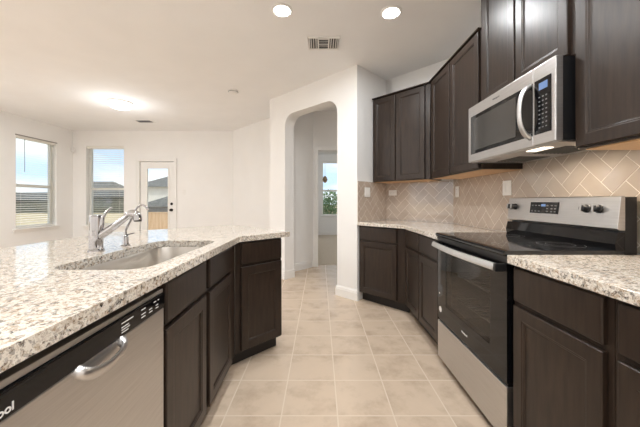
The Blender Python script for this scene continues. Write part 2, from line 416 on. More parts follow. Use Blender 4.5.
def blind(label, axis, a0, a1, z0, z1, face, out, tilt=8, wand=None, name='window_blind'):
    g = 'window blinds'
    t = thing(name, label, 'window blind', ((a0 + a1) / 2, face, z0) if axis == 'x' else (face, (a0 + a1) / 2, z0), 0 if axis == 'x' else R(90))
    # local frame: x along the window; 'o' = outdoors sign in local y
    o = out if axis == 'x' else -out
    L = (a1 - a0) / 2 - .006; Hh = z1 - z0
    def bx(bm, x0, x1, d0, d1, za, zb): d0, d1 = sorted((o * d0, o * d1)); return box(bm, x0, x1, d0, d1, za, zb)
    obj('headrail', bx(bmesh.new(), -L, L, .012, .07, Hh - .055, Hh - .004), M['blind'], t, bevel=.003)
    bm = bmesh.new(); n = int((Hh - .11) / .043); a = R(tilt)
    for i in range(n):
        z = Hh - .08 - i * .043; c, s = math.cos(a) * .024, math.sin(a) * .024
        vs = []
        for x in (-L, L):
            for u, v in ((-1, 0), (-.4, .0015), (.4, .0015), (1, 0)):
                vs.append(bm.verts.new((x, o * .042 + u * c, z + u * s + v)))
            for u in (1, -1): vs.append(bm.verts.new((x, o * .042 + u * c, z + u * s - .0018)))
        for k in range(6): bm.faces.new((vs[k], vs[(k + 1) % 6], vs[6 + (k + 1) % 6], vs[6 + k]))
        bm.faces.new(vs[:6]); bm.faces.new(vs[6:])
    obj('slats', bm, M['blind'], t)
    obj('bottom_rail', bx(bmesh.new(), -L, L, .02, .064, .012, .032), M['blind'], t, bevel=.002)
    for x in (-L * .7, L * .7): obj('ladder_cord', cyl(bmesh.new(), (x, o * .042, .02), .0012, Hh - .07, seg=6), M['blind'], t)
    if wand is not None:
        obj('tilt_wand', cyl(bmesh.new(), (wand, o * .004, Hh - .06 - .62), .004, .62, seg=8), M['grey'], t)
    return t
b1 = blind('white slatted window blind in the left wall window, with tilt wand', 'y', *W1[:2], *W1[2:], LX, -1, wand=-.24)
obj('head_shade_strip', B(-.41, .41, -.012, .004, 1.725, 1.742), M['blindshade'], b1)  # dark strip standing in for the shade line at the valance
blind('white slatted blind in the back wall window beside the patio door', 'x', W2[0], W2[1], *W2[2:], BY, 1, tilt=-4)

# patio door
d = struct('door_1', bmesh.new(), M['trim']) if False else None
bm = bmesh.new(); x0, x1, zt = DO[0] + .012, DO[1] - .012, DO[3] - .012
gx0, gx1, gz0, gz1 = -3.91, -3.425, .26, 1.90
yd0, yd1 = BY + .02, BY + .065
box(bm, x0, gx0, yd0, yd1, .012, zt); box(bm, gx1, x1, yd0, yd1, .012, zt); box(bm, gx0, gx1, yd0, yd1, .012, gz0); box(bm, gx0, gx1, yd0, yd1, gz1, zt)
door = struct('door_1', bm, M['trim'], bevel=.002)
bm = bmesh.new()
for a, b, c, e in ((gx0 - .02, gx0 + .012, gz0 - .02, gz1 + .02), (gx1 - .012, gx1 + .02, gz0 - .02, gz1 + .02), (gx0, gx1, gz0 - .02, gz0 + .012), (gx0, gx1, gz1 - .012, gz1 + .02)):
    box(bm, a, b, yd0 - .01, yd0, c, e)
obj('lite_frame', bm, M['vinyl'], door, bevel=.002)
obj('pane', B(gx0, gx1, yd0 + .018, yd0 + .024, gz0, gz1), M['pane'], door)
obj('deadbolt', lathe(bmesh.new(), [(.03, 0), (.03, .008), (.022, .014), (.012, .03)]), M['brass'], door, smooth=True).matrix_local = Matrix.Translation((-3.352, yd0, 1.092)) @ Matrix.Rotation(R(90), 4, 'X')
obj('door_knob', lathe(bmesh.new(), [(.032, 0), (.032, .006), (.014, .012), (.014, .03), (.026, .04), (.029, .052), (.022, .064), (.005, .068)]), M['brass'], door, smooth=True).matrix_local = Matrix.Translation((-3.352, yd0, .955)) @ Matrix.Rotation(R(90), 4, 'X')
obj('threshold', B(DO[0], DO[1], BY, BY + .15, 0, .012), M['steel'], door)

# ------------------------------------------------------------------ backsplash
def clip(poly, x0, x1, z0, z1):
    def cut(ps, f, inter):
        out = []
        for i in range(len(ps)):
            a, b = ps[i], ps[(i + 1) % len(ps)]
            if f(a): out.append(a)
            if f(a) != f(b): out.append(inter(a, b))
        return out
    for ax, v, sg in ((0, x0, 1), (0, x1, -1), (1, z0, 1), (1, z1, -1)):
        if not poly: return []
        f = lambda p: sg * (p[ax] - v) >= 0
        def inter(a, b):
            t = (v - a[ax]) / (b[ax] - a[ax]); return (a[0] + (b[0] - a[0]) * t, a[1] + (b[1] - a[1]) * t)
        poly = cut(poly, f, inter)
    return poly
def backsplash(name, p, q, z0, z1, ph=(0, 0), w=.085):
    """herringbone tile panel on the wall p->q, tiles proud to the right of p->q"""
    p = Vector(p); q = Vector(q); L = (q - p).length; d = (q - p) / L; n = Vector((d.y, -d.x))
    bm = bmesh.new(); g = .0021
    def P(s, z, u): v = p + d * s + n * u; return (v.x, v.y, z)
    def slab(poly, u0, u1, mi):
        a = [bm.verts.new(P(s, z, u0)) for s, z in poly]; b = [bm.verts.new(P(s, z, u1)) for s, z in poly]; k = len(poly)
        fs = [bm.faces.new(a), bm.faces.new(b)] + [bm.faces.new((a[i], a[(i + 1) % k], b[(i + 1) % k], b[i])) for i in range(k)]
        for f in fs: f.material_index = mi
    slab([(0, z0), (L, z0), (L, z1), (0, z1)], .0005, .006, 1)
    c = math.cos(PI / 4)
    N = int(L / w) + 14
    for i in range(-N, N):
        for j in range(-N, N):
            k = (i - j) % 4
            if k == 0: r = (i, j, i + 2, j + 1)
            elif k == 3: r = (i, j, i + 1, j + 2)
            else: continue
            x0, y0, x1, y1 = [v * w for v in r]
            x0 += g; y0 += g; x1 -= g; y1 -= g
            poly = [((x - y) * c + ph[0] + L / 2, (x + y) * c + ph[1] + (z0 + z1) / 2) for x, y in ((x0, y0), (x1, y0), (x1, y1), (x0, y1))]
            poly = clip(poly, .001, L - .001, z0, z1)
            if len(poly) >= 3:
                ar = abs(sum(poly[m][0] * poly[(m + 1) % len(poly)][1] - poly[(m + 1) % len(poly)][0] * poly[m][1] for m in range(len(poly)))) / 2
                if ar > 2e-5: slab(poly, .006, .0072, 0)
    return struct(name, bm, [M['btile'], M['grout']])
ZB0, ZB1 = .915, 1.384
backsplash('wall_tile_right', (RX, 3.119), (RX, .2), ZB0, ZB1 + .05, (0, .02))
backsplash('wall_tile_diagonal', P0, P1, ZB0, ZB1, (.03, -.02))
backsplash('wall_tile_short', A + sd_ * .004, P0, ZB0, ZB1 + .005, (0, .03))

# ------------------------------------------------------------------ cabinets
DOORP = [(0, 0), (0, -.016), (.003, -.019), (.052, -.019), (.054, -.0165), (.060, -.0165), (.063, -.0105), (.066, -.0095)]
DRAWP = [(0, 0), (0, -.014), (.005, -.019), (.008, -.019)]
def fronts(t, doors, drawers):
    for d in doors: obj('door', rings_panel(*d, DOORP), M['wood'], t, bevel=.002)
    for d in drawers: obj('drawer_front', rings_panel(*d, DRAWP), M['wood'], t, bevel=.002)
def base_cabinet(label, loc, rz, w, doors, drawers, depth=.58, group=None, toe=True, hollow=False):
    t = thing('base_cabinet', label, 'cabinet', (*loc, 0), rz, group)
    bm = bmesh.new()
    if hollow:   # open topped carcass, room for a basin
        box(bm, 0, w, 0, .02, .10, .875); box(bm, 0, .018, .02, depth, .10, .875); box(bm, w - .018, w, .02, depth, .10, .875)
        box(bm, .018, w - .018, depth - .012, depth, .10, .875); box(bm, .018, w - .018, .02, depth - .012, .10, .118)
    else: box(bm, 0, w, 0, depth, .10, .875)
    obj('carcass', bm, M['wood'], t, bevel=.0015)
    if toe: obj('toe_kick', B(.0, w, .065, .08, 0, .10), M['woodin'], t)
    fronts(t, doors, drawers); return t
r90 = R(-90); FX = .880
# right of the range
base_cabinet('dark espresso base cabinet right of the range, one drawer over one door', (FX, 1.283), r90, .435, [(.015, .415, .115, .695)], [(.015, .415, .715, .863)])
base_cabinet('dark base cabinet at the right edge, nearest to the viewer', (FX, .846), r90, .45, [(.022, .428, .115, .695)], [(.022, .428, .715, .863)])
# left of the range
base_cabinet('dark two-door base cabinet between the range and the angled corner', (FX, 2.879), r90, .822, [(.012, .392, .115, .695), (.407, .800, .115, .695)], [(.012, .392, .715, .863), (.407, .800, .715, .863)])
# corner
q = R(-45)
base_cabinet('angled dark corner base cabinet against the white wall end', (.459, 3.312), q, .590, [(.018, .492, .115, .695)], [(.018, .492, .715, .863)], depth=.575)

# peninsula frames
tilt = math.atan2(.0198, .9998)
S0 = Vector((-.55, 1.94)); px_ = Vector((-.0198, .9998)); py_ = Vector((-.9998, -.0198))
PO = S0 + py_ * .035; prz = R(90) + tilt
def pen(x, y=0): return PO + px_ * x + py_ * y
base_cabinet('dark sink base cabinet under the sink, two doors below false fronts', pen(-.938), prz, .942, [(.014, .390, .115, .695), (.434, .832, .115, .695)], [(.014, .390, .715, .863), (.434, .832, .715, .863)], hollow=True)
base_cabinet('dark base cabinet at the near end of the peninsula beyond the dishwasher', pen(-2.16), prz, .60, [(.02, .29, .115, .695), (.31, .58, .115, .695)], [(.02, .29, .715, .863), (.31, .58, .715, .863)])
c0 = Vector((-.5835, 1.9525))
base_cabinet('angled dark base cabinet at the far tip of the peninsula', c0, R(45), .392, [(.038, .386, .115, .695)], [(.038, .386, .715, .863)])
# base shoe along the peninsula end
# ------------------------------------------------------------------ counters
def slab(outer, hole=None, z0=.876, z1=.914):
    bm = bmesh.new()
    loops = [outer] + ([hole] if hole else [])
    tops, bots = [], []
    for lp in loops:
        tops.append([bm.verts.new((p[0], p[1], z1)) for p in lp]); bots.append([bm.verts.new((p[0], p[1], z0)) for p in lp])
    for side in (tops, bots):
        es = []
        for lp in side:
            for i in range(len(lp)): es.append(bm.edges.new((lp[i], lp[(i + 1) % len(lp)])))
        bmesh.ops.triangle_fill(bm, use_beauty=True, use_dissolve=False, edges=es)
    for a, b in zip(tops, bots):
        for i in range(len(a)): bm.faces.new((a[i], a[(i + 1) % len(a)], b[(i + 1) % len(a)], b[i]))
    return bm
def rrect(cx, cy, hx, hy, r, n=8):
    out = []
    for sx, sy, a0 in ((1, 1, 0), (-1, 1, 90), (-1, -1, 180), (1, -1, 270)):
        for k in range(n + 1):
            a = R(a0 + 90 * k / n); out.append((cx + sx * (hx - r) + r * math.cos(a), cy + sy * (hy - r) + r * math.sin(a)))
    return out
SKX, SKY, SHX, SHY, SR = -.805, 1.375, .180, .372, .085
def sinkshape(g=0): return rrect(SKX, SKY, SHX + g, SHY + g, SR + g)
near_f = S0 - px_ * 2.22; near_b = Vector((-1.65, 2.166)) - px_ * 2.45
outer = [tuple(S0), (-.234, 2.256), (-.904, 2.912), (-1.65, 2.166), tuple(near_b), tuple(near_f)]
# soften the visible corners a little
def round_poly(pts, rs, n=5):
    out = []; k = len(pts)
    for i, p in enumerate(pts):
        r = rs[i]; p = Vector(p)
        if r == 0: out.append(tuple(p)); continue
        a = (Vector(pts[i - 1]) - p).normalized(); b = (Vector(pts[(i + 1) % k]) - p).normalized()
        p0 = p + a * r; p1 = p + b * r
        for j in range(n + 1):
            t = j / n; out.append(tuple((1 - t) ** 2 * p0 + 2 * t * (1 - t) * p + t * t * p1))
    return out
ct = obj('peninsula_countertop', slab(round_poly(outer, [0, .012, .02, 0, 0, .01]), sinkshape()), M['granite'], bevel=.004)
tag(ct, 'speckled cream granite countertop of the peninsula with the sink cut into it', 'countertop')
CX = .845; XB = RX - .0095
la = A + sd_ * .006 + Vector((.0067, -.0067))
o2 = [(CX, 2.053), (CX, 2.867), (.4335, 3.2785), tuple(A + sd_ * .012 + Vector((.005, -.005))), (P0.x + .0, P0.y - .0125), (XB, 3.112), (XB, 2.053)]
t2 = obj('corner_countertop', slab(o2), M['granite'], bevel=.003)
tag(t2, 'speckled granite countertop wrapping the corner left of the range', 'countertop')
t3 = obj('side_countertop', slab([(CX, 1.284), (XB, 1.284), (XB, .39), (CX, .39)]), M['granite'], bevel=.003)
tag(t3, 'speckled granite countertop right of the range, at the picture edge', 'countertop')

# ------------------------------------------------------------------ sink and faucets
sk = thing('kitchen_sink', 'undermount stainless steel sink basin set in the peninsula', 'sink', (0, 0, 0))
bm = bmesh.new()
def ring(g, z, rr=None):
    return [bm.verts.new((x, y, z)) for x, y in rrect(SKX, SKY, SHX + g, SHY + g, max(.02, SR + g))]
rs = [ring(.018, .8735), ring(.018, .8755), ring(.004, .8755), ring(0.0, .868), ring(-.006, .75), ring(-.012, .705), ring(-.03, .688), ring(-.07, .684), ring(-.14, .682)]
for a, b in zip(rs, rs[1:]):
    for i in range(len(a)): bm.faces.new((a[i], a[(i + 1) % len(a)], b[(i + 1) % len(a)], b[i]))
bm.faces.new(rs[-1])
obj('basin', bm, M['sinksteel'], sk, smooth=True)
obj('drain', lathe(bmesh.new(), [(.045, 0), (.045, .003), (.036, .003), (.03, -.002)], (SKX, SKY, .6835)), M['chrome'], sk, smooth=True)

fx, fy = -1.092, 1.385
f = thing('kitchen_faucet', 'chrome pull-out kitchen faucet with lever handle behind the sink', 'faucet', (fx, fy, .914))
obj('faucet_base', lathe(bmesh.new(), [(.034, 0), (.034, .006), (.030, .010), (.028, .012)]), M['chrome'], f, smooth=True)
obj('faucet_body', lathe(bmesh.new(), [(.029, .010), (.0295, .04), (.0295, .12), (.028, .160), (.027, .172), (.024, .176), (.010, .177)]), M['chrome'], f, smooth=True)
sp = smoothpts([(.0, .0, .062), (.050, .005, .095), (.105, .010, .137), (.150, .013, .170)], 5)
obj('spout', tube(bmesh.new(), sp, [.021 - .008 * i / (len(sp) - 1) for i in range(len(sp))], 20), M['chrome'], f, smooth=True)
hp = [(.142, .013, .166), (.160, .014, .180), (.178, .015, .181), (.190, .016, .166), (.193, .016, .148)]
sh = obj('spray_head', tube(bmesh.new(), smoothpts(hp, 4), .0195, 18), M['chrome'], f, smooth=True)
obj('spray_face', cyl(bmesh.new(), (.193, .016, .142), .0165, .008, seg=20), M['black'], sh)
hv = smoothpts([(.018, -.004, .09), (.030, -.004, .125), (.033, -.002, .160), (.046, .004, .188), (.068, .01, .212)], 5)
obj('lever_handle', tube(bmesh.new(), hv, [.0125 - .006 * i / (len(hv) - 1) for i in range(len(hv))], 14, flat=((0, 0, 1), .6)), M['chrome'], f, smooth=True)

g = thing('filter_faucet', 'small chrome gooseneck drinking water tap behind the sink', 'faucet', (-1.05, 1.535, .914))
obj('tap_base', lathe(bmesh.new(), [(.024, 0), (.024, .004), (.016, .009), (.013, .02), (.014, .045), (.011, .058), (.007, .062)]), M['chrome'], g, smooth=True)
gn = smoothpts([(0, 0, .055), (.002, 0, .09), (.025, .0, .135), (.045, 0, .17), (.058, 0, .202), (.078, 0, .220), (.100, 0, .217), (.122, 0, .196)], 5)
obj('gooseneck', tube(bmesh.new(), gn, .0058, 12), M['chrome'], g, smooth=True)
obj('tap_lever', tube(bmesh.new(), [(-.004, -.004, .055), (.012, 0, .062), (.04, .01, .069)], .005, 10, flat=((0, 0, 1), .5)), M['black'], g, smooth=True)

# ------------------------------------------------------------------ dishwasher
DWW = .600
dw = thing('dishwasher', 'stainless steel dishwasher with black control strip under the peninsula', 'dishwasher', (*pen(-1.547), 0), prz)
obj('tub', B(.004, DWW - .004, .012, .56, .10, .866), M['black'], dw)
obj('toe_panel', B(.004, DWW - .004, .05, .065, .0, .10), M['black'], dw)
obj('door_panel', B(.003, DWW - .003, -.022, .012, .108, .786), M['steel'], dw, bevel=.003)
cp = obj('control_panel', B(.003, DWW - .003, -.025, .012, .788, .838), M['blackgloss'], dw, bevel=.003)
obj('top_trim', B(.003, DWW - .003, -.019, .012, .839, .853), M['steel'], dw, bevel=.002)
bm = bmesh.new()
hpts = [(-.070, -.020, .780), (-.066, -.034, .772), (-.045, -.042, .762), (0, -.045, .756), (.045, -.042, .762), (.066, -.034, .772), (.070, -.020, .780)]
obj('door_handle', tube(bm, [(x + .306, y, z) for x, y, z in smoothpts(hpts, 4)], .014, 14, flat=((0, 1, .25), .4)), M['steel'], dw, smooth=True)
text_mesh('brand_mark', 'Whirlpool', .021, M['print'], cp, facing(.056, -.0255, .803), bold=.0004)
bm = bmesh.new()
for i, (x, z, w_) in enumerate([(.375, .823, .05), (.375, .812, .03), (.375, .805, .034), (.375, .798, .028), (.463, .826, .02), (.463, .812, .022), (.463, .803, .02), (.503, .812, .016), (.503, .803, .018), (.528, .826, .014), (.54, .812, .014), (.54, .803, .016), (.552, .826, .008)]):
    box(bm, x, x + w_, -.0256, -.025, z, z + .003)
obj('key_marks', bm, M['print'], cp)
obj('vent_slot', B(.005, .16, -.0257, -.025, .829, .833), M['black'], cp)

# ------------------------------------------------------------------ range
rg = thing('electric_range', 'freestanding electric range with black glass cooktop and stainless drawer', 'range', (.85, 2.048, 0), r90)
RW = .758
bm = bmesh.new()
box(bm, 0, .02, .04, .58, .03, .905); box(bm, RW - .02, RW, .04, .58, .03, .905); box(bm, .02, RW - .02, .56, .58, .03, .905)
box(bm, .02, RW - .02, .04, .56, .03, .05); box(bm, .02, RW - .02, .04, .56, .30, .33); box(bm, .02, RW - .02, .04, .56, .875, .905)
obj('body', bm, M['black'], rg)
obj('oven_liner', box(box(box(bmesh.new(), .06, .07, .05, .55, .34, .87), RW - .07, RW - .06, .05, .55, .34, .87), .07, RW - .07, .54, .55, .34, .87), M['cavity'], rg)
for z in (.50, .66):
    bm = bmesh.new()
    cyl(bm, (.075, .07, z), .004, RW - .15, 'X', 8); cyl(bm, (.075, .50, z), .004, RW - .15, 'X', 8)
    for i in range(15): cyl(bm, (.09 + i * (RW - .18) / 14, .07, z), .0025, .43, 'Y', 6)
    for k in range(4): cyl(bm, (.075, .15 + k * .09, z), .003, RW - .15, 'X', 6)
    obj('oven_rack', bm, M['rack'], rg)
# cooktop: glass slab with bulging front lip
bm = bmesh.new()
prof = [(-.010, .906), (-.018, .914), (-.017, .922), (-.008, .929), (.02, .931), (.53, .931), (.53, .906)]
a = [bm.verts.new((0, y, z)) for y, z in prof]; b = [bm.verts.new((RW, y, z)) for y, z in prof]
bm.faces.new(a); bm.faces.new(b)
for i in range(len(prof)): bm.faces.new((a[i], a[(i + 1) % len(prof)], b[(i + 1) % len(prof)], b[i]))
ctp = obj('cooktop', bm, M['cooktop'], rg, smooth=True)
bm = bmesh.new()
for x, y, r in ((.19, .14, .11), (.57, .14, .085), (.19, .40, .075), (.57, .40, .10)):
    bm = bmesh.new()
    for rr in (r, r * .62):
        n = 40
        i_ = [bm.verts.new((x + (rr - .0015) * math.cos(2 * PI * k / n), y + (rr - .0015) * math.sin(2 * PI * k / n), .9313)) for k in range(n)]
        o_ = [bm.verts.new((x + rr * math.cos(2 * PI * k / n), y + rr * math.sin(2 * PI * k / n), .9313)) for k in range(n)]
        for k in range(n): bm.faces.new((i_[k], i_[(k + 1) % n], o_[(k + 1) % n], o_[k]))
    obj('burner_ring', bm, M['grey'], ctp)
obj('front_rail', B(.0, RW, .0, .04, .872, .905), M['black'], rg, bevel=.003)
# oven door with window
bm = bmesh.new(); wx0, wx1, wz0, wz1 = .13, .63, .44, .80
for a in ((.002, wx0, .325, .868), (wx1, RW - .002, .325, .868), (wx0, wx1, .325, wz0), (wx0, wx1, wz1, .868)): box(bm, a[0], a[1], 0, .036, a[2], a[3])
od = obj('oven_door', bm, M['blackgloss'], rg)
obj('door_window', B(wx0, wx1, .001, .006, wz0, wz1), M['ovenglass'], od)
hpnt = [(.022 + (RW - .044) * i / 16, -.045 - .022 * math.sin(PI * i / 16), .852) for i in range(17)]
bm = bmesh.new(); rsx = []
for x, y, z in hpnt: rsx.append([bm.verts.new((x, y + dy, z + dz)) for dy, dz in ((0, -.017), (-.008, -.014), (-.010, -.006), (-.001, .017), (.010, .018), (.010, -.017))])
for a, b in zip(rsx, rsx[1:]):
    for i in range(6): bm.faces.new((a[i], a[(i + 1) % 6], b[(i + 1) % 6], b[i]))
bm.faces.new(rsx[0]); bm.faces.new(rsx[-1])
dh = obj('oven_handle', bm, mat('bright_steel', (.80, .80, .80), .38, 1), od, smooth=True)
for x in (.004, RW - .022): obj('handle_bracket', B(x, x + .018, -.052, .002, .834, .870), M['black'], dh, bevel=.003)
text_mesh('brand_mark', 'Whirlpool', .016, M['print'], od, facing(.375, -.0006, .375), bold=.0004)
obj('round_sticker', cyl(bmesh.new(), (.045, -.0005, .395), .020, -.0006, 'Y', 24), M['white'], od)
obj('small_badge', cyl(bmesh.new(), (.03, -.0005, .505), .006, -.0006, 'Y', 16), M['white'], od)
obj('storage_drawer', B(.002, RW - .002, -.002, .036, .052, .308), M['steel'], rg, bevel=.003)
obj('drawer_shadow_gap', B(.006, RW - .006, .008, .034, .30, .33), M['black'], rg)
for x in (.05, RW - .05): obj('foot', cyl(bmesh.new(), (x, .10, 0), .015, .035), M['black'], rg)
# backguard
def wedge(x0, x1, prof, m, name, par, **k):
    bm = bmesh.new(); a = [bm.verts.new((x0, y, z)) for y, z in prof]; b = [bm.verts.new((x1, y, z)) for y, z in prof]
    bm.faces.new(a); bm.faces.new(b)
    for i in range(len(prof)): bm.faces.new((a[i], a[(i + 1) % len(prof)], b[(i + 1) % len(prof)], b[i]))
    return obj(name, bm, m, par, **k)
bgd = wedge(.0, RW, [(.535, .907), (.535, 1.165), (.545, 1.176), (.590, 1.176), (.590, .907)], M['black'], 'backguard', rg)
wedge(-.001, RW + .001, [(.500, 1.03), (.508, 1.022), (.536, 1.022), (.536, 1.18), (.522, 1.18), (.517, 1.176)], M['steel'], 'control_fascia', bgd, bevel=.0015)
wedge(.0, RW, [(.495, .931), (.490, .96), (.503, 1.012), (.536, 1.012), (.536, .931)], M['blackgloss'], 'lower_guard', bgd)
ft = math.atan2(.017, .146)
def FP(x, z): return (x, .500 + (z - 1.03) * .017 / .146, z)
for x in (.035, .073, .600, .665):
    y = FP(x, 1.118)
    k = obj('control_knob', lathe(bmesh.new(), [(.021, 0), (.021, .006), (.017, .010), (.016, .028), (.013, .031)], seg=28), M['black'], bgd, smooth=True)
    k.matrix_local = Matrix.Translation(y) @ Matrix.Rotation(R(90) - ft, 4, 'X')
    e = obj('knob_grip', box(bmesh.new(), -.0045, .0045, -.017, .017, .028, .036), M['steel'], k, bevel=.001)
bm = bmesh.new()
dz0, dz1 = 1.082, 1.150
v = []
for dy in (0, -.003):
    for x, z in ((.215, dz0), (.430, dz0), (.430, dz1), (.215, dz1)): p_ = FP(x, z); v.append(bm.verts.new((p_[0], p_[1] + dy, p_[2])))
for qd in ((0, 1, 2, 3), (4, 5, 6, 7), (0, 1, 5, 4), (1, 2, 6, 5), (2, 3, 7, 6), (3, 0, 4, 7)): bm.faces.new([v[i] for i in qd])
cd = obj('control_display', bm, M['blackgloss'], bgd)
p_ = FP(0, 1.130); obj('clock_readout', B(.305, .338, p_[1] - .0045, p_[1] - .003, 1.124, 1.138), M['display'], cd)
bm = bmesh.new()
for x in (.235, .262, .29, .352, .385, .410):
    for z in (1.095, 1.112, 1.130):
        if x < .3 and z == 1.112: continue
        p_ = FP(x, z); box(bm, x - .007, x + .007, p_[1] - .0042, p_[1] - .003, z - .004, z + .003)
obj('touch_keys', bm, M['grey'], cd)

# ------------------------------------------------------------------ microwave
MX, MZ0, MZ1 = 1.070, 1.432, 1.820
mw = thing('microwave_oven', 'stainless over-the-range microwave with curved handle and black window', 'microwave', (MX, 2.048, MZ0), r90)
MH = MZ1 - MZ0
obj('case', B(.004, RW - .004, .03, .395, .006, MH - .002), M['black'], mw)
bm = bmesh.new()
split = .622
for a, b in ((0, split - .001), (split + .001, RW)): box(bm, a, b, 0, .036, 0, MH)
fd = obj('front_frame', bm, M['steel'], mw, bevel=.004)
obj('door_glass', B(.038, split - .003, -.003, .002, .052, .316), M['blackgloss'], mw, bevel=.001)
obj('window_screen', B(.075, .500, -.0038, -.003, .075, .292), mat('mesh_window', (.05, .047, .044), .10), mw)
ctl = obj('control_pad', B(split + .012, .735, -.003, .002, .052, .316), M['blackgloss'], mw, bevel=.001)
obj('clock_readout', B(.664, .716, -.004, -.003, .262, .296), M['display'], ctl)
bm = bmesh.new()
for i in range(3):
    for j in range(8): box(bm, .662 + i * .021, .672 + i * .021, -.0036, -.003, .078 + j * .021, .084 + j * .021)
obj('touch_keys', bm, M['grey'], ctl)
hm = smoothpts([(.603, 0, .045), (.603, -.028, .065), (.603, -.050, .11), (.603, -.058, .178), (.603, -.050, .246), (.603, -.028, .291), (.603, 0, .311)], 5)
obj('door_handle', tube(bmesh.new(), hm, .015, 14, flat=((0, 1, 0), .55)), M['steel'], mw, smooth=True)
text_mesh('brand_mark', 'Whirlpool', .016, M['grey'], fd, facing(.32, -.0006, .352), bold=.0003)
un = obj('underside', B(.01, RW - .01, .02, .39, -.004, .006), M['steel'], mw, bevel=.002)
for x0 in (.10, .43):
    bm = B(x0, x0 + .22, .14, .33, -.0055, -.004)
    for i in range(8): box(bm, x0, x0 + .22, .15 + i * .022, .158 + i * .022, -.0065, -.0055)
    obj('grease_filter', bm, M['ventdark'], un)
obj('hood_light_lens', B(.50, .62, .055, .105, -.007, -.004), M['hoodlens'], un)

def area(name, loc, rot, size, watts, col, parent=None, shape='DISK', size_y=None):
    l = bpy.data.lights.new(name, 'AREA'); l.shape = shape; l.size = size; l.energy = watts; l.color = col
    if size_y: l.size_y = size_y
    o = bpy.data.objects.new(name, l); C.objects.link(o); o.location = loc; o.rotation_euler = rot
    if parent: o.parent = parent
    return o
area('hood_lamp', (.56, .08, -.009), (0, 0, 0), .11, 3.0, (1, .84, .64), mw, 'RECTANGLE', .04)

# ------------------------------------------------------------------ upper cabinets
def upper_cabinet(label, loc, rz, w, z0, z1, doors, depth=.303, cap=.012):
    t = thing('upper_cabinet', label, 'cabinet', (*loc, z0), rz); h = z1 - z0
    obj('carcass', B(0, w, 0, depth, .004, h), M['wood'], t, bevel=.0015)
    obj('underside', B(.018, w - .018, .02, depth - .005, -.001, .0038), M['maple'], t)
    obj('top_moulding', B(0, w, -.026, depth, h, h + cap), M['wood'], t, bevel=.003)
    for a, b in doors: obj('door', rings_panel(a, b, .012, h - .012, DOORP), M['wood'], t, bevel=.002)
    return t
UF = 1.165
upper_cabinet('tall dark upper cabinet at the right edge beside the microwave', (UF, 1.283), r90, .50, 1.385, 2.62, [(.006, .480)])
upper_cabinet('dark two-door upper cabinet directly above the microwave', (UF - .004, 2.048), r90, .763, 1.823, 2.62, [(.045, .372), (.385, .735)], depth=.307)
upper_cabinet('dark two-door upper cabinet left of the microwave, on the right wall', (UF, 2.986), r90, .936, 1.385, 2.40, [(.055, .462), (.480, .925)])
upper_cabinet('dark angled two-door upper cabinet in the corner', (.6545, 3.5040), q, .718, 1.385, 2.40, [(.012, .310), (.324, .665)], depth=.301)

# ------------------------------------------------------------------ outlets and switches
def plate(label, cat, loc, rz, w=.07, h=.115, kind='outlet', name='wall_outlet', gangs=1):
    t = thing(name, label, cat, loc, rz)
    obj('cover_plate', B(-w / 2, w / 2, -.006, 0, -h / 2, h / 2), M['white'], t, bevel=.002)
    for gi in range(gangs):
        cx = (gi - (gangs - 1) / 2) * .046
        if kind == 'outlet':
            for s in (-.021, .021):
                if w > h: r_ = obj('receptacle', cyl(bmesh.new(), (s, -.006, 0), .015, -.002, 'Y', 20), M['white'], t); slots = [(s - .004, .005), (s - .004, -.006)]; bm = bmesh.new(); [box(bm, a - .003, a + .003, -.0084, -.0078, b - .001, b + .001) for a, b in slots]
                else: r_ = obj('receptacle', cyl(bmesh.new(), (cx, -.006, s), .015, -.002, 'Y', 20), M['white'], t); bm = bmesh.new(); [box(bm, a - .001, a + .001, -.0084, -.0078, s - .002, s + .005) for a in (cx - .006, cx + .006)]
                obj('slots', bm, M['ventdark'], r_)
        else:
            obj('rocker', B(cx - .016, cx + .016, -.010, -.006, -.033, .033), M['white'], t, bevel=.002)
    return t
yw = RX - .009
plate('white outlet plate on the tiled right wall, in the corner left of the microwave', 'outlet', (yw, 3.02, 1.255), r90)
plate('white switch plate on the tiled right wall beside the left end of the range', 'switch', (yw, 2.215, 1.258), r90, w=.10, kind='switch', name='light_switch', gangs=2)
dd = (P1 - P0).normalized()
pp = P0 + dd * .107 - Vector((.0068, .0068)); plate('white sideways outlet plate on the angled corner backsplash', 'outlet', (pp.x, pp.y, 1.262), q, w=.115, h=.07)
pp = A + sd_ * .185 + Vector((.0068, -.0068)); plate('white double switch plate on the short tiled wall below the corner cabinet', 'switch', (pp.x, pp.y, 1.262), R(45) - R(0.4), w=.105, kind='switch', name='light_switch', gangs=2)
plate('white light switch on the back wall right of the patio door', 'switch', (-3.06, BY, 1.36), 0, kind='switch', name='light_switch')
t = thing('motion_sensor', 'small white motion sensor mounted high in the room corner', 'sensor', (LX + .03, BY - .03, 2.30), R(45))
obj('housing', B(-.035, .035, -.045, .0, -.05, .05), M['white'], t, bevel=.012); obj('sensor_lens', B(-.022, .022, -.049, -.045, -.03, .01), M['white'], t, bevel=.003)

